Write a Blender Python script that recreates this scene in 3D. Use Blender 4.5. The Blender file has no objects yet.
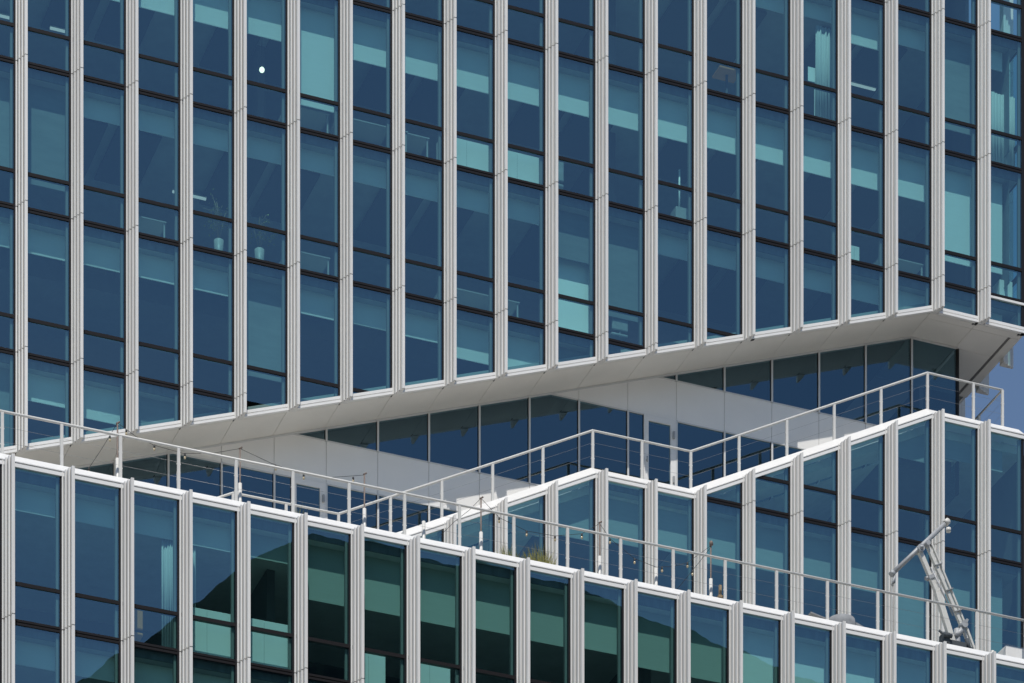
import bpy, bmesh, math, random
from mathutils import Vector, Matrix
random.seed(7)
R = math.radians
scene = bpy.context.scene
COL = scene.collection

# ------------------------------------------------------------------ camera
cam_d = bpy.data.cameras.new('camera')
cam = bpy.data.objects.new('camera', cam_d); COL.objects.link(cam)
CAM = Vector((-22.6312, -91.9528, 1.66))
cam.location = CAM
TH = R(68.72588)                      # horizontal heading measured from +X towards +Y
cam.rotation_euler = (R(90), 0, TH - R(90))
cam_d.sensor_width = 36; cam_d.lens = 133.59375
cam_d.shift_x = 0; cam_d.shift_y = 2.1264   # rising-front (architectural) lens
cam_d.clip_start = 1; cam_d.clip_end = 6000
scene.camera = cam

# ------------------------------------------------------------------ sun and sky
ST, SK = -0.37, 1.748                   # direction to the sun is (ST, -1, SK)
sdir = Vector((ST, -1, SK)).normalized()
elev = math.asin(sdir.z); rot = math.atan2(sdir.x, sdir.y)
world = bpy.data.worlds.new('World'); scene.world = world
world.use_nodes = True
wn = world.node_tree; wn.nodes.clear()
sky = wn.nodes.new('ShaderNodeTexSky'); sky.sky_type = 'NISHITA'
sky.sun_disc = False; sky.sun_elevation = elev; sky.sun_rotation = rot
sky.air_density = 1.0; sky.dust_density = 0.15; sky.ozone_density = 2.0
bg = wn.nodes.new('ShaderNodeBackground'); bg.inputs[1].default_value = 0.105
wo = wn.nodes.new('ShaderNodeOutputWorld')
stc = wn.nodes.new('ShaderNodeTexCoord'); smp = wn.nodes.new('ShaderNodeMapping'); smp.inputs['Scale'].default_value = (2.2, 5.0, 7.0); smp.inputs['Rotation'].default_value = (0.3, 0.5, 0.4)
snz = wn.nodes.new('ShaderNodeTexNoise'); snz.inputs['Scale'].default_value = 1.6; snz.inputs['Detail'].default_value = 5; snz.inputs['Distortion'].default_value = 0.8  # thin cloud streaks added to the sky to vary the glass reflections
srp = wn.nodes.new('ShaderNodeMapRange'); srp.inputs['From Min'].default_value = 0.42; srp.inputs['From Max'].default_value = 0.75; srp.inputs['To Min'].default_value = 0.0; srp.inputs['To Max'].default_value = 0.16
smx = wn.nodes.new('ShaderNodeMixRGB'); smx.inputs[2].default_value = (5.5, 6.3, 7.0, 1)
wn.links.new(stc.outputs['Generated'], smp.inputs[0]); wn.links.new(smp.outputs[0], snz.inputs['Vector']); wn.links.new(snz.outputs['Fac'], srp.inputs['Value'])
wn.links.new(srp.outputs[0], smx.inputs[0]); wn.links.new(sky.outputs[0], smx.inputs[1])
wn.links.new(smx.outputs[0], bg.inputs[0]); wn.links.new(bg.outputs[0], wo.inputs[0])
sun_d = bpy.data.lights.new('sun', 'SUN'); sun_d.energy = 4.0; sun_d.angle = R(0.53)
sun_d.color = (1.0, 0.955, 0.89)
sun = bpy.data.objects.new('sun', sun_d); COL.objects.link(sun)
sun.rotation_euler = sdir.to_track_quat('Z', 'Y').to_euler(); sun.location = (20, -60, 150)

vs = scene.view_settings
vs.view_transform = 'Standard'; vs.look = 'None'; vs.gamma = 1; vs.exposure = 0.0
vs.use_curve_mapping = False
scene.cycles.use_denoising = True
scene.cycles.max_bounces = 10; scene.cycles.transparent_max_bounces = 16
scene.cycles.glossy_bounces = 6; scene.cycles.diffuse_bounces = 4
scene.cycles.sample_clamp_indirect = 6

# ------------------------------------------------------------------ materials
MATS = {}
def mat(name, col, rough=0.5, metal=0.0, spec=0.5, vary=0.0, scale=(3, 3, 3), bump=0.0, emit=None, rnd=0.0, trans=0.0):
    if name in MATS: return MATS[name]
    m = bpy.data.materials.new(name); m.use_nodes = True
    nt = m.node_tree; p = nt.nodes['Principled BSDF']
    p.inputs['Roughness'].default_value = rough; p.inputs['Metallic'].default_value = metal
    p.inputs['Specular IOR Level'].default_value = spec
    p.inputs['Base Color'].default_value = (*col, 1)
    if emit:
        p.inputs['Emission Color'].default_value = (*emit[:3], 1); p.inputs['Emission Strength'].default_value = emit[3]
    if vary or bump:
        tc = nt.nodes.new('ShaderNodeTexCoord'); mp = nt.nodes.new('ShaderNodeMapping')
        mp.inputs['Scale'].default_value = scale
        nz = nt.nodes.new('ShaderNodeTexNoise'); nz.inputs['Scale'].default_value = 1; nz.inputs['Detail'].default_value = 6
        nz.inputs['Roughness'].default_value = 0.65
        nt.links.new(tc.outputs['Object'], mp.inputs[0]); nt.links.new(mp.outputs[0], nz.inputs['Vector'])
        if vary:
            rp = nt.nodes.new('ShaderNodeMapRange')
            rp.inputs['From Min'].default_value = 0.3; rp.inputs['From Max'].default_value = 0.7
            rp.inputs['To Min'].default_value = 1 - vary; rp.inputs['To Max'].default_value = 1 + vary
            mx = nt.nodes.new('ShaderNodeVectorMath'); mx.operation = 'SCALE'
            mx.inputs[0].default_value = col
            nt.links.new(nz.outputs['Fac'], rp.inputs['Value']); nt.links.new(rp.outputs[0], mx.inputs['Scale'])
            nt.links.new(mx.outputs[0], p.inputs['Base Color'])
        if bump:
            bp = nt.nodes.new('ShaderNodeBump'); bp.inputs['Distance'].default_value = bump; bp.inputs['Strength'].default_value = 1
            nt.links.new(nz.outputs['Fac'], bp.inputs['Height']); nt.links.new(bp.outputs[0], p.inputs['Normal'])
    if rnd:
        oi = nt.nodes.new('ShaderNodeObjectInfo'); mr = nt.nodes.new('ShaderNodeMapRange')
        mr.inputs['To Min'].default_value = 1 - rnd; mr.inputs['To Max'].default_value = 1 + rnd
        m2 = nt.nodes.new('ShaderNodeVectorMath'); m2.operation = 'SCALE'
        nt.links.new(oi.outputs['Random'], mr.inputs['Value']); nt.links.new(mr.outputs[0], m2.inputs['Scale'])
        src = p.inputs['Base Color'].links
        if src: nt.links.new(src[0].from_socket, m2.inputs[0])
        else: m2.inputs[0].default_value = col
        nt.links.new(m2.outputs[0], p.inputs['Base Color'])
    if trans:
        tl = nt.nodes.new('ShaderNodeBsdfTranslucent'); tl.inputs[0].default_value = (*col, 1)
        mxs = nt.nodes.new('ShaderNodeMixShader'); mxs.inputs[0].default_value = trans
        nt.links.new(p.outputs[0], mxs.inputs[1]); nt.links.new(tl.outputs[0], mxs.inputs[2])
        nt.links.new(mxs.outputs[0], nt.nodes['Material Output'].inputs[0])
    MATS[name] = m
    return m

def glass(name, tint, refl, fcol=(1, 1, 1), wave=0.0011):
    m = bpy.data.materials.new(name); m.use_nodes = True
    nt = m.node_tree; nt.nodes.clear()
    out = nt.nodes.new('ShaderNodeOutputMaterial')
    tr = nt.nodes.new('ShaderNodeBsdfTransparent'); tr.inputs[0].default_value = (*tint, 1)
    gl = nt.nodes.new('ShaderNodeBsdfGlossy'); gl.inputs[0].default_value = (*fcol, 1); gl.inputs['Roughness'].default_value = 0.0
    mix = nt.nodes.new('ShaderNodeMixShader')
    lw = nt.nodes.new('ShaderNodeLayerWeight'); lw.inputs['Blend'].default_value = 0.5
    fr = nt.nodes.new('ShaderNodeMath'); fr.operation = 'POWER'; fr.inputs[1].default_value = 5
    nt.links.new(lw.outputs['Facing'], fr.inputs[0])      # Schlick, the same from both sides of the pane
    ma = nt.nodes.new('ShaderNodeMath'); ma.operation = 'MULTIPLY_ADD'
    ma.inputs[1].default_value = 1 - refl; ma.inputs[2].default_value = refl
    ma.use_clamp = True
    nt.links.new(fr.outputs[0], ma.inputs[0]); nt.links.new(ma.outputs[0], mix.inputs[0])
    tc = nt.nodes.new('ShaderNodeTexCoord')
    oi = nt.nodes.new('ShaderNodeObjectInfo')
    vm = nt.nodes.new('ShaderNodeVectorMath'); vm.operation = 'MULTIPLY_ADD'
    vm.inputs[1].default_value = (1.3, 1.3, 0.8)
    cx = nt.nodes.new('ShaderNodeCombineXYZ')
    k = nt.nodes.new('ShaderNodeMath'); k.operation = 'MULTIPLY'; k.inputs[1].default_value = 37
    nt.links.new(oi.outputs['Random'], k.inputs[0]); nt.links.new(k.outputs[0], cx.inputs[0]); nt.links.new(k.outputs[0], cx.inputs[2])
    nz = nt.nodes.new('ShaderNodeTexNoise'); nz.inputs['Scale'].default_value = 1.0; nz.inputs['Detail'].default_value = 1.5
    nt.links.new(tc.outputs['Object'], vm.inputs[0]); nt.links.new(cx.outputs[0], vm.inputs[2]); nt.links.new(vm.outputs[0], nz.inputs['Vector'])
    bp = nt.nodes.new('ShaderNodeBump'); bp.inputs['Strength'].default_value = 1; bp.inputs['Distance'].default_value = wave
    nt.links.new(nz.outputs['Fac'], bp.inputs['Height']); nt.links.new(bp.outputs[0], gl.inputs['Normal'])
    wnz = nt.nodes.new('ShaderNodeTexWhiteNoise'); wnz.noise_dimensions = '1D'
    sb = nt.nodes.new('ShaderNodeVectorMath'); sb.operation = 'MULTIPLY_ADD'
    sb.inputs[1].default_value = (0.003, 0.003, 0.003); sb.inputs[2].default_value = (-0.0015, -0.0015, -0.0015)
    ge = nt.nodes.new('ShaderNodeNewGeometry'); ad = nt.nodes.new('ShaderNodeVectorMath'); no = nt.nodes.new('ShaderNodeVectorMath'); no.operation = 'NORMALIZE'
    nt.links.new(oi.outputs['Random'], wnz.inputs['W']); nt.links.new(wnz.outputs['Color'], sb.inputs[0])
    nt.links.new(ge.outputs['Normal'], ad.inputs[0]); nt.links.new(sb.outputs[0], ad.inputs[1]); nt.links.new(ad.outputs[0], no.inputs[0])
    nt.links.new(no.outputs[0], bp.inputs['Normal'])
    nt.links.new(tr.outputs[0], mix.inputs[1]); nt.links.new(gl.outputs[0], mix.inputs[2])
    nt.links.new(mix.outputs[0], out.inputs[0])
    return m

M = dict(
    glass=glass('tinted glass', (0.58, 0.89, 0.88), 0.205, (0.57, 0.86, 1.0)),
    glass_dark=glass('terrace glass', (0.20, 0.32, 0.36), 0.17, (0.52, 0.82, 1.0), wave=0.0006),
    fin=mat('fin aluminium', (0.66, 0.645, 0.62), 0.42, 0.0, 0.5, vary=0.085, scale=(14, 14, 0.45), rnd=0.035),
    white=mat('white coated metal', (0.74, 0.73, 0.71), 0.4, vary=0.035, scale=(1.5, 6, 6)),
    soffit=mat('soffit panel', (0.68, 0.655, 0.61), 0.5, vary=0.05, scale=(0.8, 0.8, 0.8)),
    gap=mat('dark gap', (0.03, 0.03, 0.03), 0.8),
    refl_strip=mat('reflection strip grey', (0.155, 0.155, 0.145), 0.5),
    slot=mat('grey slot', (0.16, 0.155, 0.15), 0.8),
    frame=mat('dark bronze frame', (0.011, 0.009, 0.009), 0.4, spec=0.25),
    alu=mat('grey mullion', (0.60, 0.60, 0.59), 0.4),
    panel=mat('pale wall panel', (0.79, 0.775, 0.745), 0.45, vary=0.03, scale=(0.7, 0.7, 0.7)),
    carpet=mat('pale carpet', (0.68, 0.67, 0.65), 0.95, spec=0.1, vary=0.08),
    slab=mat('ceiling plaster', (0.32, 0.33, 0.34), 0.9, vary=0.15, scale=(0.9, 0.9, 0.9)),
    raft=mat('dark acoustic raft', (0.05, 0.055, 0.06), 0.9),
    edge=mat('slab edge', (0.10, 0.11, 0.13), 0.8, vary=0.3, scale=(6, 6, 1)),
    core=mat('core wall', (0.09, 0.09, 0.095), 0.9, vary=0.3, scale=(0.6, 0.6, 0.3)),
    blind_dark=mat('darker blind fabric', (0.23, 0.25, 0.26), 0.95, spec=0.1, vary=0.1, scale=(1.2, 1.2, 5), rnd=0.12, trans=0.2),  # darker fabric, used on some blinds only
    blind_mid=mat('mid tone blind fabric', (0.46, 0.48, 0.48), 0.95, spec=0.1, vary=0.05, scale=(2, 2, 20), rnd=0.08, trans=0.38),
    deskgrey=mat('grey desk laminate', (0.30, 0.30, 0.30), 0.5),
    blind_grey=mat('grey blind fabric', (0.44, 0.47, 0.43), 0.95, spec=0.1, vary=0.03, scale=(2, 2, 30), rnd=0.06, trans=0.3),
    blind=mat('blind fabric', (0.86, 0.87, 0.86), 0.95, spec=0.1, vary=0.03, scale=(2, 2, 30), rnd=0.05, trans=0.38),
    curtain=mat('curtain cloth', (0.42, 0.43, 0.43), 0.95, spec=0.1),
    rail=mat('railing white paint', (0.60, 0.59, 0.56), 0.4, vary=0.06, scale=(5, 5, 5)),
    wire=mat('steel wire', (0.30, 0.30, 0.30), 0.35, 0.6),
    rust=mat('brown steel', (0.16, 0.12, 0.10), 0.6, vary=0.3, scale=(9, 9, 9)),
    cable=mat('black cable', (0.02, 0.02, 0.02), 0.6),
    bulb=mat('bulb glass', (0.55, 0.46, 0.30), 0.15),
    deck=mat('deck stone', (0.60, 0.58, 0.54), 0.8, vary=0.12, scale=(2, 2, 2)),
    steel=mat('galvanised steel', (0.34, 0.35, 0.36), 0.55, 0.15, vary=0.15, scale=(6, 6, 6)),
    cream=mat('cream painted steel', (0.60, 0.59, 0.55), 0.42, vary=0.08, scale=(4, 4, 4)),
    ground=mat('street paving', (0.16, 0.155, 0.15), 0.9, vary=0.3, scale=(0.2, 0.2, 0.2)),
    opp=mat('dark cladding', (0.06, 0.075, 0.065), 0.7, spec=0.2, vary=0.3, scale=(0.4, 0.4, 0.4)),
    oppw=mat('dark pane', (0.015, 0.02, 0.022), 0.3, spec=0.3),
    leaf=mat('dry grass', (0.24, 0.23, 0.07), 0.8, spec=0.2, vary=0.4, scale=(15, 15, 15)),
    soil=mat('planter fibre cement', (0.20, 0.19, 0.18), 0.9),
    cabinet=mat('cabinet lacquer', (0.66, 0.66, 0.64), 0.5, vary=0.03, scale=(1, 1, 1)),
    desk=mat('white laminate', (0.78, 0.78, 0.77), 0.5),
    board=mat('white board', (0.82, 0.82, 0.80), 0.5),
    tgrey=mat('grey weathered cover', (0.24, 0.25, 0.26), 0.8, vary=0.2, scale=(4, 4, 4)),
    orange=mat('orange fabric', (0.50, 0.20, 0.07), 0.85, spec=0.2),
    chair=mat('dark upholstery', (0.05, 0.06, 0.07), 0.8),
    lamp=mat('lamp opal', (0.9, 0.88, 0.8), 0.4, emit=(1.0, 0.90, 0.72, 1.9)),
    striplamp=mat('strip lamp', (0.9, 0.9, 0.88), 0.4, emit=(0.95, 1.0, 0.98, 0.35)),
    wood=mat('weathered wood', (0.30, 0.22, 0.13), 0.8, vary=0.2, scale=(8, 8, 2)),
)

# ------------------------------------------------------------------ mesh helpers
class Frame:                            # s along the wall, n outwards, z up
    def __init__(s, o, sd, nd): s.o = Vector(o); s.sd = Vector(sd); s.nd = Vector(nd)
    def __call__(s, a, n, z): return s.o + s.sd * a + s.nd * n + Vector((0, 0, z))
FU = Frame((0, 0, 0), (1, 0, 0), (0, -1, 0))
YL = -6.36
FL = Frame((0, YL, 0), (1, 0, 0), (0, -1, 0))
XC = 28.26                               # right-hand corner
FS = Frame((XC, 0, 0), (0, 1, 0), (1, 0, 0))

class MB:
    def __init__(s): s.v = []; s.f = []; s.smooth = []
    def add(s, vs, fs, smooth=False):
        b = len(s.v); s.v += [tuple(v) for v in vs]
        for f in fs: s.f.append([b + i for i in f]); s.smooth.append(smooth)
        return s
    def prism(s, poly, fr, n0, n1):
        if len(poly) < 3: return s
        k = len(poly)
        vs = [fr(a, n0, z) for a, z in poly] + [fr(a, n1, z) for a, z in poly]
        fs = [list(range(k))[::-1], list(range(k, 2 * k))]
        for i in range(k):
            j = (i + 1) % k; fs.append([i, j, k + j, k + i])
        return s.add(vs, fs)
    def sheet(s, poly, fr, n):
        if len(poly) < 3: return s
        return s.add([fr(a, n, z) for a, z in poly], [list(range(len(poly)))])
    def box(s, x0, x1, y0, y1, z0, z1):
        vs = [(x, y, z) for z in (z0, z1) for y in (y0, y1) for x in (x0, x1)]
        return s.add(vs, [(0, 2, 3, 1), (4, 5, 7, 6), (0, 1, 5, 4), (2, 6, 7, 3), (0, 4, 6, 2), (1, 3, 7, 5)])
    def obox(s, p0, p1, w, h, up=(0, -1, 0)):      # beam of section w x h between two points
        p0, p1 = Vector(p0), Vector(p1); d = (p1 - p0).normalized(); u = Vector(up)
        a = d.cross(u).normalized(); b = a.cross(d).normalized()
        vs = [p + a * i * w / 2 + b * j * h / 2 for p in (p0, p1) for i, j in ((-1, -1), (1, -1), (1, 1), (-1, 1))]
        return s.add(vs, [(3, 2, 1, 0), (4, 5, 6, 7), (0, 1, 5, 4), (1, 2, 6, 5), (2, 3, 7, 6), (3, 0, 4, 7)])
    def tube(s, pts, r, seg=10, r1=None):
        pts = [Vector(p) for p in pts]; n = len(pts); vs = []; fs = []
        for i, p in enumerate(pts):
            d = (pts[min(i + 1, n - 1)] - pts[max(i - 1, 0)]).normalized()
            a = d.cross(Vector((0, 0, 1)) if abs(d.z) < 0.9 else Vector((1, 0, 0))).normalized(); b = d.cross(a)
            rr = r if r1 is None else r + (r1 - r) * i / (n - 1)
            for k in range(seg):
                t = 2 * math.pi * k / seg; vs.append(p + a * math.cos(t) * rr + b * math.sin(t) * rr)
        for i in range(n - 1):
            for k in range(seg):
                k2 = (k + 1) % seg; fs.append((i * seg + k, i * seg + k2, (i + 1) * seg + k2, (i + 1) * seg + k))
        s.add(vs, fs, True)
        return s.add(vs[:seg], [list(range(seg))[::-1]]).add(vs[-seg:], [list(range(seg))])
    def ball(s, c, r, sz=1.0, seg=12, ring=8):
        c = Vector(c); vs = []; fs = []
        for i in range(ring + 1):
            ph = math.pi * i / ring
            for k in range(seg):
                t = 2 * math.pi * k / seg
                vs.append(c + Vector((r * math.sin(ph) * math.cos(t), r * math.sin(ph) * math.sin(t), r * sz * math.cos(ph))))
        for i in range(ring):
            for k in range(seg):
                k2 = (k + 1) % seg; fs.append((i * seg + k, (i + 1) * seg + k, (i + 1) * seg + k2, i * seg + k2))
        return s.add(vs, fs, True)
    def build(s, name, m, parent=None, bevel=0.0):
        base = Vector(parent.matrix_world.translation) if parent and parent.type == 'EMPTY' else Vector((0, 0, 0))
        if parent and parent.type != 'EMPTY':
            q = parent
            while q and q.type != 'EMPTY': q = q.parent
            base = Vector(q['base']) if q else Vector((0, 0, 0))
        if parent and parent.type == 'EMPTY': base = Vector(parent['base'])
        me = bpy.data.meshes.new(name)
        me.from_pydata([tuple(Vector(v) - base) for v in s.v], [], s.f)
        for p, sm in zip(me.polygons, s.smooth): p.use_smooth = sm
        bm = bmesh.new(); bm.from_mesh(me)
        bmesh.ops.remove_doubles(bm, verts=bm.verts, dist=1e-5)
        bmesh.ops.recalc_face_normals(bm, faces=bm.faces)
        bm.to_mesh(me); bm.free()
        o = bpy.data.objects.new(name, me); COL.objects.link(o)
        me.materials.append(m)
        if bevel:
            b = o.modifiers.new('bevel', 'BEVEL'); b.width = bevel; b.segments = 2; b.limit_method = 'ANGLE'
        if parent: o.parent = parent
        return o

def thing(name, label, cat, loc=(0, 0, 0), group=None):
    o = bpy.data.objects.new(name, None); COL.objects.link(o); o.location = loc
    o['base'] = [float(c) for c in loc]
    o['label'] = label; o['category'] = cat
    if group: o['group'] = group
    o.empty_display_size = 0.3
    return o
def tag(o, label, cat, group=None):
    o['label'] = label; o['category'] = cat
    if group: o['group'] = group
    return o
def own_origin(o, loc):                    # put a one-mesh thing's origin at its base
    o.data.transform(Matrix.Translation(-Vector(loc))); o.location = loc; return o
def clip(poly, a, b, c):                  # keep a*s + b*z <= c
    out = []
    for i in range(len(poly)):
        p, q = poly[i], poly[(i + 1) % len(poly)]
        fp, fq = a * p[0] + b * p[1] - c, a * q[0] + b * q[1] - c
        if fp <= 0: out.append(p)
        if (fp < 0 < fq) or (fq < 0 < fp):
            t = fp / (fp - fq); out.append((p[0] + (q[0] - p[0]) * t, p[1] + (q[1] - p[1]) * t))
    return out if len(out) >= 3 else []
def rect(s0, s1, z0, z1): return [(s0, z0), (s1, z0), (s1, z1), (s0, z1)]
class Line:                                # polyline z(s)
    def __init__(s, pts): s.p = pts
    def __call__(s, x):
        p = s.p
        if x <= p[0][0]: a, b = p[0], p[1]
        elif x >= p[-1][0]: a, b = p[-2], p[-1]
        else:
            for a, b in zip(p, p[1:]):
                if a[0] <= x <= b[0]: break
        return a[1] + (b[1] - a[1]) * (x - a[0]) / (b[0] - a[0])
def above(poly, line, s0, s1, off=0.0):
    e = 1e-4; z0, z1 = line(s0 + e) + off, line(s1 - e) + off; m = (z1 - z0) / (s1 - s0 - 2 * e)
    return clip(poly, m, -1, m * (s0 + e) - z0)
def below(poly, line, s0, s1, off=0.0):
    e = 1e-4; z0, z1 = line(s0 + e) + off, line(s1 - e) + off; m = (z1 - z0) / (s1 - s0 - 2 * e)
    return clip(poly, -m, 1, -m * (s0 + e) + z0)

W = 1.40957; H = 3.6; Z1 = 62.384
def ZK(k): return Z1 - (k - 1) * H
BOT = Line([(-2 * W, 52.715 - 2 * 0.4903), (18 * W, 61.54), (18 * W + 1e-3, 61.54), (21 * W, 61.54)])
MID = Line([(-1 * W, 51.55 - 5 * 0.71), (4 * W, 51.55), (6 * W, 51.55), (11 * W, 55.10), (13 * W, 55.10), (18 * W, 58.64), (21 * W, 58.64)])
LOWT = Line([(-5 * W, 48.84), (25 * W, 48.84)])

# ------------------------------------------------------------------ ground
g = MB().box(-3000, 3000, -3000, 3000, -0.5, 0.0).build('ground', M['ground']); g['kind'] = 'structure'

# ------------------------------------------------------------------ curtain wall builder
def fin(parent, fr, s, z0, z1, joints, sh0=0.0, sh1=0.0):
    # a hair-thin groove where each rib meets the next
    prof = [(0, -0.02), (0, 0.05), (0.033, 0.05), (0.033, 0.0), (0.051, 0.0), (0.051, 0.155), (0.083, 0.155), (0.083, 0.085), (0.101, 0.085),
            (0.101, 0.262), (0.133, 0.262), (0.133, 0.19), (0.151, 0.19), (0.151, 0.37), (0.222, 0.37), (0.222, -0.02)]
    cuts = [z0] + sorted(j for j in joints if z0 + 0.1 < j < z1 - 0.1) + [z1]
    m = MB(); k = len(prof)
    for a, b in zip(cuts, cuts[1:]):
        a2 = a + (0.012 if a != z0 else 0); b2 = b - (0.012 if b != z1 else 0)
        sa = sh0 if a == z0 else 0; sb = sh1 if b == z1 else 0
        vs = [fr(s + p, n, a2 + p * sa) for p, n in prof] + [fr(s + p, n, b2 + p * sb) for p, n in prof]
        fs = [list(range(k))[::-1], list(range(k, 2 * k))] + [[i, (i + 1) % k, k + (i + 1) % k, k + i] for i in range(k)]
        m.add(vs, fs)
    return m.build('fin', M['fin'], parent)

def window(parent, fr, s0, s1, zt, zb, bot=None, top=None, blind=None, bsp=(0.065, -0.055), mid=True, thick=True, fab='blind'):
    """one storey-high window: bronze frame, tall pane above, low pane below, roller blind behind"""
    def cl(p, ob=0.0, ot=0.0):
        if bot: p = above(p, bot, s0, s1, ob)
        if p and top: p = below(p, top, s0, s1, ot)
        return p
    zm = zb + 0.885
    f = MB()
    for a, b in ((zt - 0.065, zt - 0.012), (zt + 0.012, zt + 0.065)):
        if thick: f.prism(cl(rect(s0 + 0.04, s1 - 0.045, a, b)), fr, -0.08, 0.022)
    if thick: f.prism(cl(rect(s0 + 0.04, s1 - 0.045, zt - 0.012, zt + 0.012)), fr, -0.08, 0.004)
    if mid: f.prism(cl(rect(s0 + 0.04, s1 - 0.045, zm - 0.042, zm + 0.042)), fr, -0.08, 0.022)
    f.prism(cl(rect(s1 - 0.045, s1 + 0.03, zb, zt)), fr, -0.12, 0.016)
    if not f.f: return None
    w = f.build('window', M['frame'], parent)
    for a, b in ((zm, zt - 0.03), (zb + 0.03, zm)) if mid else ((zb + 0.03, zt - 0.03),):
        p = cl(rect(s0 + 0.04, s1 - 0.04, a, b))
        if p: MB().sheet(p, fr, 0.0).build('pane', M['glass'], w)
    gd = cl(rect(s1 - 0.115, s1 - 0.058, zb + 0.05, zt - 0.06))  # added strip standing in for the next fin's reflection at the pane edge
    if gd: MB().prism(gd, fr, -0.13, -0.05).build('reflection_strip', M['refl_strip'], w)
    if blind:
        zt2 = zt - 0.21
        p = cl(rect(s0 + bsp[0], s1 - bsp[1], max(zt - blind, zb + 0.06), zt2), 0.10, -0.22)
        if p:
            b = MB().prism(p, fr, -0.401, -0.395)
            zlow = max(zt - blind, zb + 0.06)
            q = cl(rect(s0 + bsp[0], s1 - bsp[1], zlow - 0.035, zlow), 0.10, -0.22)
            if q: b.prism(q, fr, -0.41, -0.385)
            b.build('blind', M[fab], w)
    return w

def curtain(parent, fr, s0, s1, z0, z1):
    n = 46; m = MB(); vs = []; rnd = random.Random(int(s0 * 100))
    ph = [rnd.uniform(0, 6) for _ in range(3)]
    for i in range(n + 1):
        t = i / n; a = s0 + (s1 - s0) * t
        d = 0.03 * math.sin((19 + 9 * math.sin(3 * t + ph[2])) * t + ph[0]) + 0.022 * math.sin(47 * t + ph[1]) + rnd.uniform(-0.008, 0.008)
        vs += [fr(a + rnd.uniform(-0.004, 0.004), -0.47 + d, z0), fr(a, -0.47 + d * 0.6, z1)]
    m.add(vs, [(2 * i, 2 * i + 2, 2 * i + 3, 2 * i + 1) for i in range(n)], True)
    o = m.build('curtain', M['curtain'], parent)
    so = o.modifiers.new('thickness', 'SOLIDIFY'); so.thickness = 0.006
    return o

def coping(parent, fr, line, s0, s1, brk):
    prof = [(-0.06, 0.0), (0.045, 0.0), (0.045, 0.082), (0.02, 0.087), (0.02, 0.103), (0.055, 0.108), (0.055, 0.128), (-0.28, 0.42), (-0.46, 0.43), (-0.46, 0.05)]
    st = [s0] + [b for b in brk if s0 < b < s1] + [s1]
    m = MB(); k = len(prof); vs = []; fs = []
    for a in st: vs += [fr(a, n, line(a) + h) for n, h in prof]
    for i in range(len(st) - 1):
        for j in range(k):
            j2 = (j + 1) % k; fs.append((i * k + j, i * k + j2, (i + 1) * k + j2, (i + 1) * k + j))
    fs += [list(range(k))[::-1], [(len(st) - 1) * k + j for j in range(k)]]
    return m.add(vs, fs).build('coping', M['white'], parent)

# ================================================================== upper block
up = thing('office_block', 'tall upper glass office block with white ribbed fins and a diagonal underside', 'building', (12, 4, 50))
JO = [ZK(k) for k in range(-4, 8)]
ZTOP = ZK(-2) + 0.3
for i in range(-3, 20):
    fin(up, FU, i * W, BOT(i * W), ZTOP, JO, 0.12 if i < 18 else 0)
BL = {}
rb = random.Random(3)
def jit(v): return v + rb.uniform(-0.025, 0.025)
for i in range(-1, 20):
    BL[(-2, i)] = jit(0.75)
    BL[(-1, i)] = jit(0.70)
    BL[(0, i)] = jit(1.18)
    BL[(1, i)] = jit(0.70)
    BL[(2, i)] = jit(0.76)
    BL[(3, i)] = jit(1.0)
BL.update({(0, 5): 2.66, (0, 18): 2.66, (0, 19): 2.66, (1, -1): 2.5, (1, 0): 2.66, (1, 10): 1.42, (1, 11): 2.66, (1, 18): 2.9, (1, 19): 2.4,
           (2, 4): 2.66, (2, 8): 1.05, (2, 9): 1.15, (2, 10): 2.1, (2, 11): 2.2, (3, -1): 2.3, (3, 0): 0.85, (3, 1): 1.0, (3, 2): 2.3, (3, 3): 2.5,
           (-1, 16): 1.0, (-1, 18): 2.66, (-1, 8): 0.95, (-1, 10): 1.0, (-1, 13): None, (0, -1): None, (0, 0): None, (-1, 15): 0.6})
for k in range(0, 4): BL[(k, -2)] = BL[(k, -3)] = (0.95, 0.72, 0.78, 1.1)[k]
DARKER = {(1, -1), (1, 0), (1, 10), (1, 11), (2, 4), (2, 10), (3, -1), (3, 2), (3, 3), (-1, 18)}
for k in range(-2, 4):
    for i in range(-3, 20):
        if k == -2 and i < 15: continue
        if k == -1 and i < 4: continue
        s0, s1 = i * W, (i + 1) * W
        if BOT(s1) > ZK(k) - 0.02: continue
        bs = (0.065, -0.055) if i < 19 else (0.065, 0.42)
        w = window(up, FU, s0, s1, ZK(k), ZK(k + 1), bot=BOT, blind=BL.get((k, i)), bsp=bs, fab='blind_dark' if (k, i) in DARKER else 'blind')
        if w and (k, i) == (-1, 15): curtain(w, FU, s0 + 1.0, s1 + 0.2, ZK(k + 1) + 0.08, ZK(k) - 0.75)
        if w and (k, i) == (-1, 13): curtain(w, FU, s0 + 0.12, s0 + 0.30, ZK(k + 1) + 0.5, ZK(k) - 0.3)
        if w and (k, i) == (-1, 19): curtain(w, FU, s0 + 0.68, s1 + 0.02, ZK(k + 1) + 0.08, ZK(k) - 1.3)
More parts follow.
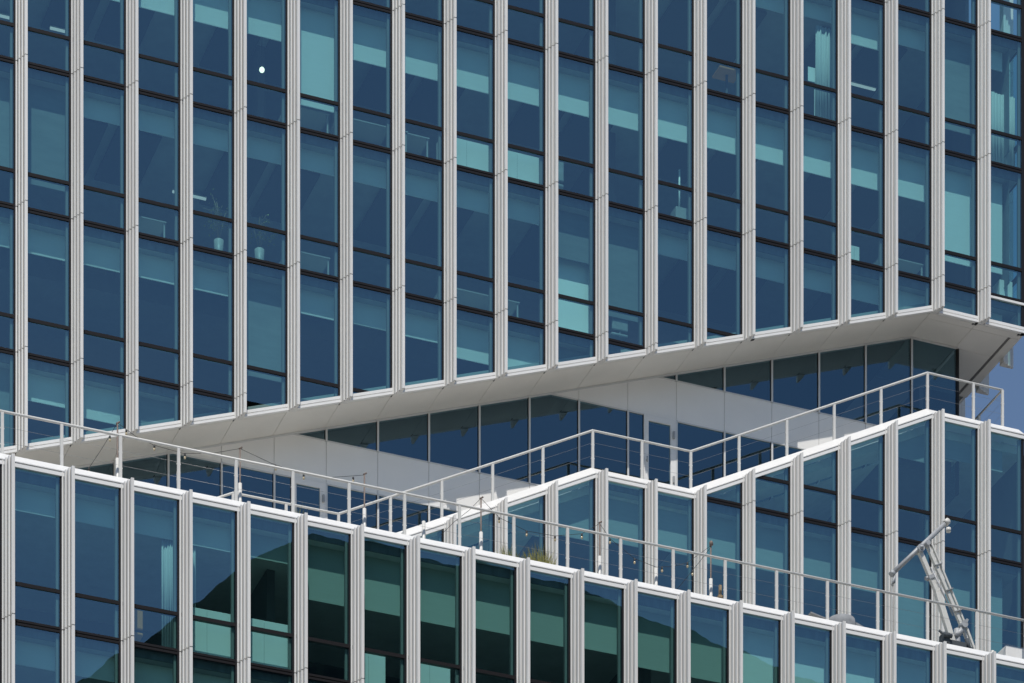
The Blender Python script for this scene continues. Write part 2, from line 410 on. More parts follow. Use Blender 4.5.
# white sill line on the end bay, and white frame along the cut edge
MB().prism(rect(19 * W + 0.2, XC - 0.01, Z1 - 0.09, Z1 - 0.03), FU, -0.02, 0.05).build('sill', M['white'], up)
for i in range(-3, 20):
    s0, s1 = i * W + 0.19, (i + 1) * W
    if i == 19: s1 = XC - 0.004
    e = 1e-3
    z0, z1 = BOT(s0 + e), BOT(s1 - e)
    m = MB()
    for a, b, n in ((0.0, 0.062, 0.05), (0.062, 0.085, 0.025), (0.085, 0.16, 0.045)):
        m.prism([(s0, z0 + a), (s1, z1 + a), (s1, z1 + b), (s0, z0 + b)], FU, -0.045, n)
    m.prism([(i * W, BOT(i * W + e)), (s0, z0), (s0, z0 + 0.16), (i * W, BOT(i * W + e) + 0.16)], FU, -0.045, -0.022)
    m.build('edge_frame', M['white'], up)
# soffit panels per bay
for i in range(-3, 20):
    s0, s1 = i * W + 0.005, (i + 1) * W - 0.005
    e = 1e-3
    z0, z1 = BOT(s0 + e), BOT(s1 - e)
    P = lambda n0, n1, a=s0, b=s1, za=z0, zb=z1: MB().prism([(a, za), (b, zb), (b, zb + 0.03), (a, za + 0.03)], FU, n0, n1).build('soffit_panel', M['soffit'], up)
    if i < 18: P(-1.30, -0.055)
    else:
        b = s1 if i == 18 else XC - 0.36
        P(-0.30, -0.055, s0, XC - 0.01 if i == 19 else s1); P(-1.30, -0.308, s0, b); P(-3.35, -1.308, s0, b)
MB().box(XC - 0.27, XC - 0.01, 0.308, 3.35, 61.54, 61.57).build('soffit_panel', M['soffit'], up)
MB().box(XC - 0.36, XC - 0.27, 0.308, 3.35, 61.556, 61.60).build('soffit_slot', M['slot'], up)
# backing body above the soffit
m = MB()
for i in range(-3, 18):
    s0, s1 = i * W, (i + 1) * W
    m.prism([(s0, BOT(s0) + 0.031), (s1, BOT(s1) + 0.031), (s1, BOT(s1) + 0.20), (s0, BOT(s0) + 0.20)], FU, -7.0, -0.05)
m.prism(rect(18 * W, XC - 0.02, 61.61, 61.75), FU, -3.35, -0.05)
m.build('underside_structure', M['gap'], up)
# sunlit inner kerb along the cut edge
m = MB()
for i in range(-3, 18):
    s0, s1 = i * W, (i + 1) * W
    m.prism([(s0, BOT(s0) + 0.2), (s1, BOT(s1) + 0.2), (s1, BOT(s1) + 0.40), (s0, BOT(s0) + 0.40)], FU, -0.42, -0.30)
m.build('inner_kerb', M['blind_mid'], up)
# floors: slab with edge and ceilings
for k in range(-2, 4):
    z = ZK(k); x0 = -3 * W; x1 = XC - 0.15
    if z < 61.54: x1 = (z - 0.3 - 52.715) / 0.4903 * W - 0.3
    if x1 < x0 + 1: continue
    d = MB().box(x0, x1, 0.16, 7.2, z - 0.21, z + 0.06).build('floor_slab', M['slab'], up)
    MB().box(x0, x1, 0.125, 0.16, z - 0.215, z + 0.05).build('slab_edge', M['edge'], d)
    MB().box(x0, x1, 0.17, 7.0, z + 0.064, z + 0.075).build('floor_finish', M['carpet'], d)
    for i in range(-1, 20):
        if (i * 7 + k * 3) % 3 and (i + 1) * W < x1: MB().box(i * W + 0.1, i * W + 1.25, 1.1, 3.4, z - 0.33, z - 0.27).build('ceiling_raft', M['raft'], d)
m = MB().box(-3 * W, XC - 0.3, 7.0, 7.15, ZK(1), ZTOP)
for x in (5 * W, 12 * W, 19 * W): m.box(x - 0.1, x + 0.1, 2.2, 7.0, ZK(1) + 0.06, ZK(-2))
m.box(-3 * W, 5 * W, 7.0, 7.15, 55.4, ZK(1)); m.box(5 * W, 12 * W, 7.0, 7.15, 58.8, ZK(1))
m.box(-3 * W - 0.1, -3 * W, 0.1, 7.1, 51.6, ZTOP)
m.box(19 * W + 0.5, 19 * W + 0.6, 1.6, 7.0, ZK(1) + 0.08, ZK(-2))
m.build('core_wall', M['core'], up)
# right-hand face, glazed, with its own fins hanging past the soffit
for j in range(0, 4):
    for k in (-1, 0):
        window(up, FS, j * W - 0.23 + (0.33 if j == 0 else 0), (j + 1) * W - 0.23, ZK(k), ZK(k + 1), blind=3.0, fab='blind_dark')
    fin(up, FS, j * W + 1.18, 61.40, ZTOP, JO)
MB().prism(rect(0.02, 5.8, 61.56, 62.32), FS, -0.1, -0.02).build('end_panel', M['alu'], up)
MB().box(XC - 0.09, XC + 0.01, -0.01, 0.10, 61.54, ZTOP).build('corner_post', M['frame'], up)

# ================================================================== terrace wall (recessed storey)
tw = thing('terrace_wall', 'set-back terrace wall of dark glass and pale panels under the diagonal overhang', 'wall', (12, 1.25, 48))
YR = 1.25
FR = Frame((0, YR, 0), (1, 0, 0), (0, -1, 0))
DECK = Line([(a, b - 0.25) for a, b in MID.p])
off = 0.045
rows = [(61.6, 58.87, 'g'), (58.87, 57.82, 'p'), (57.82, 55.31, 'g'), (55.31, 54.22, 'p'), (54.22, 51.2, 'g')]
for i in range(-3, 19):
    s0, s1 = i * W + off, (i + 1) * W + off
    for zt, zb, kind in rows:
        def cl(p):
            p = below(p, BOT, s0, s1, -0.05)
            return above(p, DECK, s0, s1) if p else p
        if kind == 'p':
            p = cl(rect(s0 + 0.006, s1 - 0.006, zb + 0.004, zt - 0.004))
            if p: MB().prism(p, FR, -0.05, 0.02).build('wall_panel', M['panel'], tw)
            continue
        body = cl(rect(s0, s1, zb, zt))
        if not body: continue
        door = (i == 12 and zb == 55.31) or (i == 5 and zb == 51.2)
        xr = s0 + 0.34 * W if door else s1
        f = MB()
        f.prism(cl(rect(s0 - 0.022, s0 + 0.026, zb, zt)), FR, -0.1, 0.05)
        f.prism(cl(rect(s0, xr, zt - 0.03, zt)), FR, -0.06, 0.03); f.prism(cl(rect(s0, xr, zb, zb + 0.03)), FR, -0.06, 0.03)
        w = f.build('window', M['alu'], tw)
        g2 = MB().prism(cl(rect(xr - 0.035, xr - 0.024, zb, zt)), FR, -0.1, 0.024)
        if g2.f: g2.build('gasket', M['frame'], w)
        q = cl(rect(s0 + 0.02, xr - 0.03, zb + 0.02, zt - 0.02))
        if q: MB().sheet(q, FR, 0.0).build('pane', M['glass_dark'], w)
        if door:
            zd = zt - 0.16
            fr_ = MB()
            fr_.prism(rect(xr - 0.02, s1 - 0.02, zd, zt), FR, -0.08, 0.045)
            fr_.prism(rect(xr - 0.02, xr + 0.115, zb - 0.6, zd), FR, -0.08, 0.045)
            fr_.prism(rect(s1 - 0.175, s1 - 0.02, zb - 0.6, zd), FR, -0.08, 0.045)
            d = fr_.build('door', M['white'], tw)
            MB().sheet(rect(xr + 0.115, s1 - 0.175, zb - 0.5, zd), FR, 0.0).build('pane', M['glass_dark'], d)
            h = MB().prism(rect(s1 - 0.12, s1 - 0.07, zd - 0.36, zd - 0.18), FR, 0.045, 0.11)
            h.prism(rect(s1 - 0.12, s1 - 0.07, zd - 1.55, zd - 1.38), FR, 0.045, 0.10)
            h.build('hinge', M['steel'], d)
            MB().tube([FR(xr + 0.05, 0.10, zd - 1.15), FR(xr + 0.05, 0.10, zd - 1.0)], 0.018).tube([FR(xr + 0.05, 0.04, zd - 1.08), FR(xr + 0.05, 0.10, zd - 1.08)], 0.014).build('handle', M['steel'], d)
m = MB()
for i in range(-3, 19):
    s0, s1 = i * W, (i + 1) * W
    if i == 18: s1 += off
    m.prism([(s0, BOT(s0 + 1e-3) - 0.055), (s1, BOT(s1 - 1e-3) - 0.055), (s1, BOT(s1 - 1e-3) - 0.004), (s0, BOT(s0 + 1e-3) - 0.004)], FR, -0.08, 0.035)
m.build('head_frame', M['alu'], tw)
XR = 19 * W + off
MB().box(XR - 0.02, XR + 0.05, YR - 0.03, YR + 0.07, 57.5, 61.50).build('corner_post', M['frame'], tw)
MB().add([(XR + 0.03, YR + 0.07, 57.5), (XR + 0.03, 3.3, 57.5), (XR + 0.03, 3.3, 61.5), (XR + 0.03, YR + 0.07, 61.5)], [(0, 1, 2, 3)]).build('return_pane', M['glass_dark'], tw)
m = MB()
for za in (54.22, 57.82):
    m.box(-3 * W, 13 * W if za < 55 else XR - 0.1, YR + 0.15, 5.6, za + 0.2, za + 0.9)
m.box(-3 * W, XR, 5.6, 5.75, 47, 61.5); m.box(XR - 0.15, XR - 0.1, 3.3, 5.6, 57, 61.5)
m.build('inner_structure', M['core'], tw)

# ================================================================== middle stepped block
mb = thing('office_block', 'lower glass block behind the front railing, whose white parapet steps up in diagonals', 'building', (18, 1, 44))
ZMB = ZK(5) - 0.6
for i in range(5, 20):
    d = MID(i * W + 0.02) - MID(i * W)
    fin(mb, FU, i * W, ZMB, MID(i * W) + 0.12 + (0.03 if d > 0.005 else 0), JO, 0, 0.45 if d > 0.005 else 0)
MBL = {}
for i in range(5, 20): MBL[(2, i)] = jit(0.95); MBL[(3, i)] = jit(1.3); MBL[(4, i)] = jit(0.8)
MBL.update({(3, 12): 1.35, (3, 13): 1.45, (3, 17): 2.72, (3, 19): 2.7, (3, 18): 1.25, (3, 8): 1.7, (3, 9): 1.65, (3, 10): 1.5, (3, 11): 1.4, (2, 17): 1.1, (2, 16): 0.85, (2, 18): 0.85, (2, 19): 0.9, (4, 12): None})
for k in (2, 3, 4):
    for i in range(5, 20):
        s0, s1 = i * W, (i + 1) * W
        if max(MID(s0), MID(s1)) < ZK(k + 1) + 0.05: continue
        bs = (0.065, -0.055) if i < 19 else (0.065, 0.42)
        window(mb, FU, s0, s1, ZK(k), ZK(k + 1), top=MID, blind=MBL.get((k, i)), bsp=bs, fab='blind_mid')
BRK = [p[0] for p in MID.p]
coping(mb, FU, MID, 3 * W, 20 * W + 0.02, BRK)
MB().prism(rect(20 * W + 0.02, 30.2, 58.64, 58.74), FU, -0.1, 0.045).build('edge_frame', M['white'], mb)
MB().prism(rect(20 * W + 0.16, 30.2, ZMB, 58.62), FU, -0.02, 0.0).build('pane', M['glass'], mb)
# terrace deck behind the coping
m = MB()
st = [-1 * W] + [p[0] for p in MID.p[1:-1]] + [XC + 0.14]
for a, b in zip(st, st[1:]):
    m.prism([(a, MID(a) - 0.2), (b, MID(b) - 0.2), (b, MID(b) + 0.02), (a, MID(a) + 0.02)], FU, -6.0, -0.40)
m.build('terrace_deck', M['deck'], mb)
for k in (3, 4, 5):
    z = ZK(k); xa = 4 * W if k > 3 else 11.2 * W
    d = MB().box(xa, XC - 0.15, 0.16, 7.2, z - 0.21, z + 0.06).build('floor_slab', M['slab'], mb)
    MB().box(xa, XC - 0.15, 0.125, 0.16, z - 0.215, z + 0.05).build('slab_edge', M['edge'], d)
    MB().box(xa, XC - 0.15, 0.17, 6.0, z + 0.064, z + 0.075).build('floor_finish', M['carpet'], d)
m = MB().box(4 * W, 30, 6.0, 6.1, ZMB, 58.4)
for x in (7 * W, 15 * W): m.box(x - 0.1, x + 0.1, 2.0, 6.0, ZMB, 51.4)
m.box(XC + 0.1, XC + 0.2, 0.3, 6, ZMB, 58.4)
m.build('core_wall', M['core'], mb)

# ================================================================== lower front block
lo = thing('office_block', 'front glass block with a level bright white parapet along the bottom of the view', 'building', (10, YL + 3, 38))
LX = -1.885
ZL = 45.29; ZLB = ZL - H
for j in range(-3, 20):
    fin(lo, FL, LX + j * W, ZLB - 0.4, 48.84 + 0.11, [ZL, ZLB])
LB = {0: 0.74, 1: 0.72, 2: 0.72, 3: 0.74, 4: 0.76, 5: 1.5, 6: 1.48, 7: 1.5, 8: 1.42, 9: 1.46, 10: 1.4, 11: 1.6, 12: 1.6}
for j in range(-3, 19):
    s0, s1 = LX + j * W, LX + (j + 1) * W
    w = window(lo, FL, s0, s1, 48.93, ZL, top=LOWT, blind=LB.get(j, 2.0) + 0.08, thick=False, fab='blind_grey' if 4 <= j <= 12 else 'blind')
    if j == 2: curtain(w, FL, s0 + 1.12, s1 + 0.16, ZL + 0.05, 48.62)
    if j == 3: curtain(w, FL, s0 + 0.40, s0 + 0.54, ZL + 1.3, 48.5)
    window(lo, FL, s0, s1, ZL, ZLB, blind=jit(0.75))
coping(lo, FL, LOWT, LX - 3 * W, LX + 19 * W + 0.3, [LX + j * W for j in range(0, 19)])
for z in (ZL, ZLB):
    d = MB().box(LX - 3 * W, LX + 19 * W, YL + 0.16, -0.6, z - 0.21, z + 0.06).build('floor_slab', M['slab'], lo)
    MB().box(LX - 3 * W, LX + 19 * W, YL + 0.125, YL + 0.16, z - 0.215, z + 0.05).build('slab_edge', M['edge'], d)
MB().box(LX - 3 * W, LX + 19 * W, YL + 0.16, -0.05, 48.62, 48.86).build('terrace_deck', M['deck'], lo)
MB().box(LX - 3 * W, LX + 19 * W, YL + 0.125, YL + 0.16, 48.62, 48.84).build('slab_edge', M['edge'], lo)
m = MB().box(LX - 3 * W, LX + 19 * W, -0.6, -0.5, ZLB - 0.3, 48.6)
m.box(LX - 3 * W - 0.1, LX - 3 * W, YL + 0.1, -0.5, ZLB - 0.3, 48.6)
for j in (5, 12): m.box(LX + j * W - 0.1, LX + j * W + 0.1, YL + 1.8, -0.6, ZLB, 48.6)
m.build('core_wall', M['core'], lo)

# podium of the whole complex down to the street
pd = MB().box(-6.0, 29.5, YL + 0.4, 7.5, 0, 41.0)
for z in range(3, 40, 4): pd.box(-6.1, 29.6, YL + 0.3, 7.6, z, z + 0.5)
pd = own_origin(pd.build('office_block', M['edge'], None), (13, 0, 0))
tag(pd, 'dark lower storeys of the office complex, below the picture, standing on the street', 'building')

# ================================================================== opposite building (seen only mirrored in the front block's glass)
ob = thing('office_tower', 'dark rounded-shoulder tower across the street, mirrored in the low windows', 'building', (26, -60, 0))
prof = [(10.5, 0), (10.5, 64.9), (11.6, 65.9), (13.4, 67.5), (15.8, 69.6), (17.7, 71.4), (19.2, 72.3), (20, 72.72), (24.2, 72.68), (30.6, 72.72), (32.7, 72.1), (34.8, 71.8), (36.3, 71.4), (38.4, 71.0), (40.3, 70.8), (42.5, 69.5), (42.5, 0)]
FO = Frame((0, -50, 0), (1, 0, 0), (0, 1, 0))
MB().prism(prof, FO, -18, 0).build('wall', M['opp'], ob)
for z in range(6, 70, 4):
    x0 = 12.2 if z < 64 else 17.0
    n = 9 if z < 64 else 7
    stp = (41 - x0) / n
    m = MB()
    for q in range(n): m.prism(rect(x0 + q * stp, x0 + (q + 1) * stp - 0.35, z, z + 2.0), FO, 0.004, 0.03)
    m.build('window', M['oppw'], ob)

# ================================================================== railings
def railing(root, pts, posts, y, zpost, r=0.031, wires=3, pw=0.07):
    MB().tube(pts, r, 10).build('handrail', M['rail'], root)
    lens = {}
    for x, zb, zt in posts:
        h = round(zt - zb, 2)
        if h not in lens:
            m = MB().box(-pw / 2, pw / 2, -pw / 2 * 0.7, pw / 2 * 0.7, 0, h)
            for t in range(wires): m.box(-pw * 0.7, pw * 0.7, -0.012, 0.012, h * (0.25 + 0.25 * t) - 0.012, h * (0.25 + 0.25 * t) + 0.012)
            o = m.build('post', M['rail'], None); lens[h] = o
        else:
            o = lens[h].copy(); COL.objects.link(o)
        o.parent = root; o.location = Vector((x, y, zb)) - Vector(root['base'])

YRL = YL + 0.5
rl = thing('railing', 'long straight white railing on the front block parapet', 'railing', (10, YRL, 48.86))
post = [-1.75 - 3 * W + W * j for j in range(0, 23)]
railing(rl, [(post[0] - 0.2, YRL, 50.355), (post[-1], YRL, 50.375)], [(x, 48.86, 50.34) for x in post], YRL, 0)
for h in (0.45, 0.8, 1.15): MB().tube([(post[0] - 0.2, YRL, 48.86 + h), (post[-1], YRL, 48.87 + h)], 0.0028, 6).build('wire', M['wire'], rl)

YM = 0.40
def zrail(x): return MID(x - 0.06 * W) + 1.48
rm = thing('railing', 'zigzag white railing that follows the stepped diagonal parapet', 'railing', (18, YM, 51))
kn = [2 * W] + [p[0] + 0.07 * W for p in MID.p[1:-1]] + [27.78]
pts = [(x, YM, zrail(x)) for x in kn] + [(27.78, 3.2, zrail(27.7))]
ps = [(i * W + 0.07 * W, MID(i * W) + 0.02, zrail(i * W + 0.07 * W) - 0.01) for i in range(2, 20)] + [(27.78, 58.66, zrail(27.7) - 0.01)]
railing(rm, pts, ps, YM, 0)
for h in (0.45, 0.82, 1.16):
    MB().tube([(p[0], p[1], p[2] - 1.48 + h) for p in pts], 0.0028, 6).build('wire', M['wire'], rm)
for yy in (1.75, 3.15):
    o = MB().box(27.745, 27.815, yy - 0.03, yy + 0.03, 58.66, 60.12).build('post', M['rail'], rm)

# ================================================================== poles, stubs and festoon lights on the front terrace
YP = YL + 0.9
def pole_proto(label):
    t = thing('light_pole', label, 'pole', (0, 0, 0), 'festoon light poles behind the front railing')
    MB().tube([(0, 0, 0.06), (0, 0, 2.0)], 0.019, 8).build('pole', M['rust'], t)
    MB().tube([(0, 0, 0.0), (0, 0, 1.17)], 0.045, 12).build('sleeve', M['rail'], t)
    MB().tube([(-0.03, 0, 1.985), (0.05, -0.02, 2.03)], 0.02, 6).build('hook', M['rust'], t)
    return t
pole_lab = ['brown light pole in white sleeve before the lowest end of the overhang',
            'thin brown light pole in a white sleeve, left of the left terrace door',
            'thin brown light pole in a white sleeve, just right of the left terrace door',
            'brown light pole in white sleeve where front railing meets the lower diagonal parapet',
            'thin brown light pole in a white sleeve, right of the grass tufts',
            'brown light pole with a lamp head on top, rightmost of its row']
p0 = None
PX = [1.107, 4.11, 7.235, 10.236, 13.365, 16.365]
for n, x in enumerate(PX):
    if p0 is None: p0 = t = pole_proto(pole_lab[0])
    else:
        t = p0.copy(); COL.objects.link(t)
        for ch in p0.children:
            c = ch.copy(); COL.objects.link(c); c.parent = t
    t.location = (x, YP, 48.86); t['label'] = pole_lab[n]; t['base'] = [x, YP, 48.86]
hd = MB().ball((0.0, -0.02, 2.05), 0.05, 1.3)
hd.v = [(v[0] + PX[5], v[1] + YP, v[2] + 48.86) for v in hd.v]; hd.build('lamp_head', M['rust'], t)
stub_lab = ['short white stub post between the two leftmost light poles', 'short white stub post at the foot of the lower diagonal parapet',
            'short white stub post between the two rightmost light poles', 'short white stub post at the far right end beside the white box']
s0_ = None
for n, x in enumerate([2.593, 8.752, 14.877, 24.293]):
    if s0_ is None:
        s0_ = o = MB().tube([(0, 0, 0), (0, 0, 1.15)], 0.045, 12).build('stub_post', M['rail'], None)
    else: o = s0_.copy(); COL.objects.link(o)
    o.location = (x, YP, 48.86 if n < 3 else 48.5); tag(o, stub_lab[n], 'post', 'white stub posts on the front terrace')
def festoon(pts, bulbs, label):
    # pts: way points; each span sags a little
    m = MB(); path = []
    for a, b in zip(pts, pts[1:]):
        for q in range(8):
            t = q / 8; p = Vector(a).lerp(Vector(b), t); path.append(p)
    path.append(Vector(pts[-1]))
    t = thing('string_light', label, 'string lights', pts[0], 'festoon strings on the front terrace')
    MB().tube(path, 0.0055, 6).build('cable', M['cable'], t)
    for p in bulbs:
        p = Vector(p)
        b = MB().tube([p + Vector((0, 0, 0.0)), p + Vector((0, 0, -0.07))], 0.024, 8).build('socket', M['cable'], t)
        MB().ball(p + Vector((0, 0, -0.095)), 0.029, 1.3, 10, 6).build('bulb', M['bulb'], b)
    return t
festoon([(1.107, YP, 50.87), (0.80, YP + 0.2, 50.33), (0.55, YP + 0.5, 49.95), (0.15, YP + 1.0, 49.45)], [(0.95, YP + 0.1, 50.58), (0.55, YP + 0.5, 49.95)], 'string of bulbs dropping leftwards from the leftmost light pole')
festoon([(1.107, YP, 50.87), (1.55, YP, 50.64), (2.0, YP, 50.52), (2.7, YP, 50.47), (3.4, YP, 50.60), (4.11, YP, 50.86)], [(1.32, YP, 50.75), (2.0, YP, 50.52), (2.75, YP, 50.47)], 'string of bulbs sagging between the two leftmost light poles')
festoon([(4.11, YP, 50.86), (4.9, YP, 50.66), (5.7, YP, 50.56), (6.4, YP, 50.62), (7.235, YP, 50.84)], [(5.0, YP, 50.64), (5.7, YP, 50.56), (6.95, YP, 50.73)], 'string of bulbs across the left terrace door')
festoon([(10.236, YP, 50.86), (10.71, YP, 50.48), (11.43, YP, 50.29), (12.18, YP, 50.31), (12.89, YP, 50.50), (13.365, YP, 50.84)], [(10.71, YP, 50.48), (11.43, YP, 50.29), (12.18, YP, 50.31), (12.89, YP, 50.50)], 'string of bulbs sagging above the grass tufts')
festoon([(13.365, YP, 50.84), (13.64, YP, 50.52), (14.3, YP, 50.15), (14.88, YP, 50.05), (15.3, YP, 50.14), (15.73, YP, 50.32), (16.365, YP, 50.86)], [(13.64, YP, 50.52), (14.3, YP, 50.15), (15.04, YP, 50.08), (15.73, YP, 50.32)], 'string of bulbs sagging between the two rightmost light poles')
festoon([(10.236, YP, 50.86), (10.0, YP + 0.2, 50.62), (9.69, YP + 0.4, 50.38), (9.45, YP + 0.7, 50.15)], [(9.80, YP + 0.35, 50.46)], 'string of bulbs dropping leftwards over the lower diagonal parapet')
festoon([(16.365, YP, 50.82), (16.1, YP + 0.2, 50.45), (15.8, YP + 0.5, 50.05), (15.5, YP + 0.8, 49.7)], [(16.0, YP + 0.3, 50.32)], 'string of bulbs dropping leftwards from the rightmost light pole')

# ================================================================== davit arm
YD = -4.5
dv = thing('davit_crane', 'cream and grey folded davit crane arm leaning on the front terrace', 'crane', (23.9, YD, 48.86))
def D(x, z, dy=0.0): return Vector((x, YD + dy, z))
bm_ = MB().tube([D(21.90, 51.645), D(23.486, 53.279)], 0.06, 12)
bm_.build('boom', M['steel'], dv)
MB().tube([D(23.43, 53.22), D(23.52, 53.315)], 0.082, 14).tube([D(23.50, 53.10, -0.05), D(23.50, 53.0, -0.05)], 0.065, 12).build('end_cap', M['cream'], dv)
m = MB().tube([D(21.87, 51.615), D(21.94, 51.69)], 0.075, 12).tube([D(21.97, 51.60), D(21.95, 51.43), D(21.90, 51.36)], 0.045, 8)
m.build('hook', M['steel'], dv)
m = MB().tube([D(22.69, 52.42, -0.12), D(22.69, 52.42, 0.12)], 0.095, 14).ball(D(22.69, 52.42, -0.13), 0.05)
m.tube([D(22.90, 52.60, -0.10), D(22.90, 52.60, 0.10)], 0.07, 12)
m.build('pivot', M['steel'], dv)
m = MB().obox(D(22.70, 52.36), D(23.20, 51.40), 0.12, 0.11).obox(D(23.20, 51.40), D(23.66, 50.15), 0.155, 0.13)
m.build('lower_arm', M['cream'], dv, 0.012)
m = MB().obox(D(22.93, 52.60, 0.04), D(23.97, 50.62, 0.04), 0.085, 0.09).obox(D(23.08, 52.62, 0.04), D(24.10, 50.62, 0.04), 0.05, 0.06)
m.obox(D(23.96, 50.64, 0.04), D(24.30, 49.9, 0.04), 0.07, 0.08).obox(D(24.09, 50.64, 0.04), D(24.42, 49.9, 0.04), 0.06, 0.06)
m.build('upper_arm', M['cream'], dv, 0.008)
m = MB()
for t in (0.25, 0.55, 0.8): 
    a = D(22.93, 52.60, 0.0).lerp(D(23.97, 50.62, 0.0), t); m.obox(a + Vector((-0.05, 0, -0.02)), a + Vector((0.14, 0, 0.07)), 0.022, 0.10)
m.tube([D(22.98, 51.98, -0.08), D(23.62, 50.85, -0.08)], 0.022, 8)
m.obox(D(22.93, 51.72), D(23.12, 51.80), 0.09, 0.16)
m.tube([D(22.86, 51.70), D(22.98, 51.74)], 0.05, 8)
m.build('clamp', M['steel'], dv)
m = MB().tube([D(23.93, 50.66, -0.16), D(23.93, 50.66, 0.08)], 0.09, 14).obox(D(23.99, 50.70, -0.04), D(24.05, 50.84, -0.04), 0.06, 0.08)
m.tube([D(23.72, 50.32, -0.05), D(23.95, 50.62, -0.05)], 0.07, 10).tube([D(23.76, 50.55, -0.02), D(23.80, 49.9, -0.02)], 0.08, 10)
m.build('hydraulic_joint', M['steel'], dv)
m = MB().box(23.25, 24.35, YD - 0.35, YD + 0.35, 48.86, 49.3).box(23.45, 23.95, YD - 0.2, YD + 0.2, 49.3, 50.15)
m.box(23.28, 23.46, YD - 0.22, YD + 0.05, 50.05, 50.30).tube([D(23.25, 50.22, -0.24), D(23.50, 50.22, -0.24)], 0.055, 10)
m.tube([D(23.2, 50.38, -0.1), D(23.5, 50.20, -0.1)], 0.03, 8).tube([D(24.0, 50.3, -0.1), D(24.1, 50.0, -0.1)], 0.06, 8)
m.obox(D(23.45, 50.15), D(24.2, 50.05), 0.12, 0.2)
m.build('base', M['chair'], dv)
MB().tube([D(21.91, 51.42), D(21.92, 50.9), D(21.93, 49.2)], 0.006, 6).build('hoist_rope', M['wire'], dv)

# ================================================================== terrace odds and ends
def grass(x, y, z, n, w, h, label, seed):
    rr = random.Random(seed); t = thing('planter', label, 'planter', (x, y, z), 'grass planters on the front terrace')
    MB().box(x - w, x + w, y - 0.15, y + 0.15, z, z + 0.38).build('planter_box', M['soil'], t, 0.01)
    m = MB()
    for _ in range(n):
        bx = x + rr.uniform(-w, w) * 0.9; by = y + rr.uniform(-0.13, 0.13)
        hh = h * rr.uniform(0.35, 1.0) * (1 - 0.3 * abs(bx - x) / w); lx = rr.gauss(0, 0.09); ly = rr.gauss(0, 0.07); q = rr.uniform(0.004, 0.009)
        m.add([(bx - q, by, z + 0.36), (bx + q, by, z + 0.36), (bx + lx * 0.5 + q * 0.7, by + ly * 0.5, z + 0.36 + hh * 0.6), (bx + lx * 0.5 - q * 0.7, by + ly * 0.5, z + 0.36 + hh * 0.6), (bx + lx * 1.4, by + ly * 1.4, z + 0.36 + hh)],
              [(0, 1, 2, 3), (3, 2, 4)])
    m.build('grass', M['leaf'], t)
grass(10.95, YL + 0.85, 48.86, 150, 0.30, 0.74, 'small tuft of dry grass in the planter behind a railing post', 1)
grass(11.75, YL + 0.85, 48.86, 270, 0.40, 0.88, 'largest tuft of dry grass, below the sagging bulbs', 2)
grass(12.95, YL + 0.85, 48.86, 50, 0.2, 0.40, 'barely visible sprig of grass left of a light pole', 3)
grass(5.55, YL + 0.95, 48.86, 90, 0.22, 0.65, 'tuft of green grass in front of the left terrace door', 4)

YT = -4.2
tb = thing('table', 'grey covered round table with a folded flap, behind the front railing', 'table', (20.6, YT, 48.86))
m = MB()
cx, cz = 20.6, 50.26
vs = []; fs = []
for k, (r, z) in enumerate(((0.30, 50.37), (0.35, 50.35), (0.37, 50.21), (0.35, 49.71), (0.30, 49.66))):
    for a in range(20):
        t = 2 * math.pi * a / 20; rr_ = r * (1 + 0.03 * math.sin(5 * t) * (k > 1)); vs.append((cx + rr_ * math.cos(t), YT + rr_ * math.sin(t), z))
for k in range(4):
    for a in range(20):
        b = (a + 1) % 20; fs.append((k * 20 + a, k * 20 + b, k * 20 + 20 + b, k * 20 + 20 + a))
fs.append(list(range(20)))
m.add(vs, fs, True); m.build('cover', M['tgrey'], tb)
MB().tube([(cx, YT, 48.86), (cx, YT, 50.26)], 0.04).tube([(cx, YT, 48.86), (cx, YT, 48.90)], 0.28, 16).build('pedestal', M['steel'], tb)
MB().add([(20.97, YT - 0.1, 50.33), (21.50, YT + 0.05, 50.26), (21.30, YT - 0.02, 49.98), (21.0, YT - 0.1, 49.88), (20.97, YT - 0.07, 50.33), (21.50, YT + 0.08, 50.26), (21.30, YT + 0.01, 49.98), (21.0, YT - 0.07, 49.88)],
         [(0, 1, 2, 3), (7, 6, 5, 4), (0, 4, 5, 1), (1, 5, 6, 2), (2, 6, 7, 3), (3, 7, 4, 0)]).build('flap', M['tgrey'], tb)
MB().add([(19.45, YT - 0.6, 50.06), (20.2, YT - 0.5, 49.98), (20.2, YT + 0.2, 49.98), (19.45, YT + 0.2, 50.06), (19.45, YT - 0.6, 50.09), (20.2, YT - 0.5, 50.01), (20.2, YT + 0.2, 50.01), (19.45, YT + 0.2, 50.09)],
         [(3, 2, 1, 0), (4, 5, 6, 7), (0, 1, 5, 4), (1, 2, 6, 5), (2, 3, 7, 6), (3, 0, 4, 7)]).build('side_shelf', M['tgrey'], tb)
b = MB().box(24.63, 25.6, YP - 0.1, YP + 0.5, 48.86, 49.82).build('storage_box', M['white'], None, 0.015)
tag(own_origin(b, (25.1, YP + 0.2, 48.86)), 'plain white storage box at the right end of the front terrace', 'box')
b = MB().box(16.59, 16.65, YP - 0.03, YP + 0.03, 48.86, 49.92).box(16.56, 16.68, YP - 0.05, YP + 0.05, 49.6, 49.66).build('wooden_stake', M['wood'], None)
tag(own_origin(b, (16.62, YP, 48.86)), 'short brown wooden stake beside the rightmost light pole', 'stake')

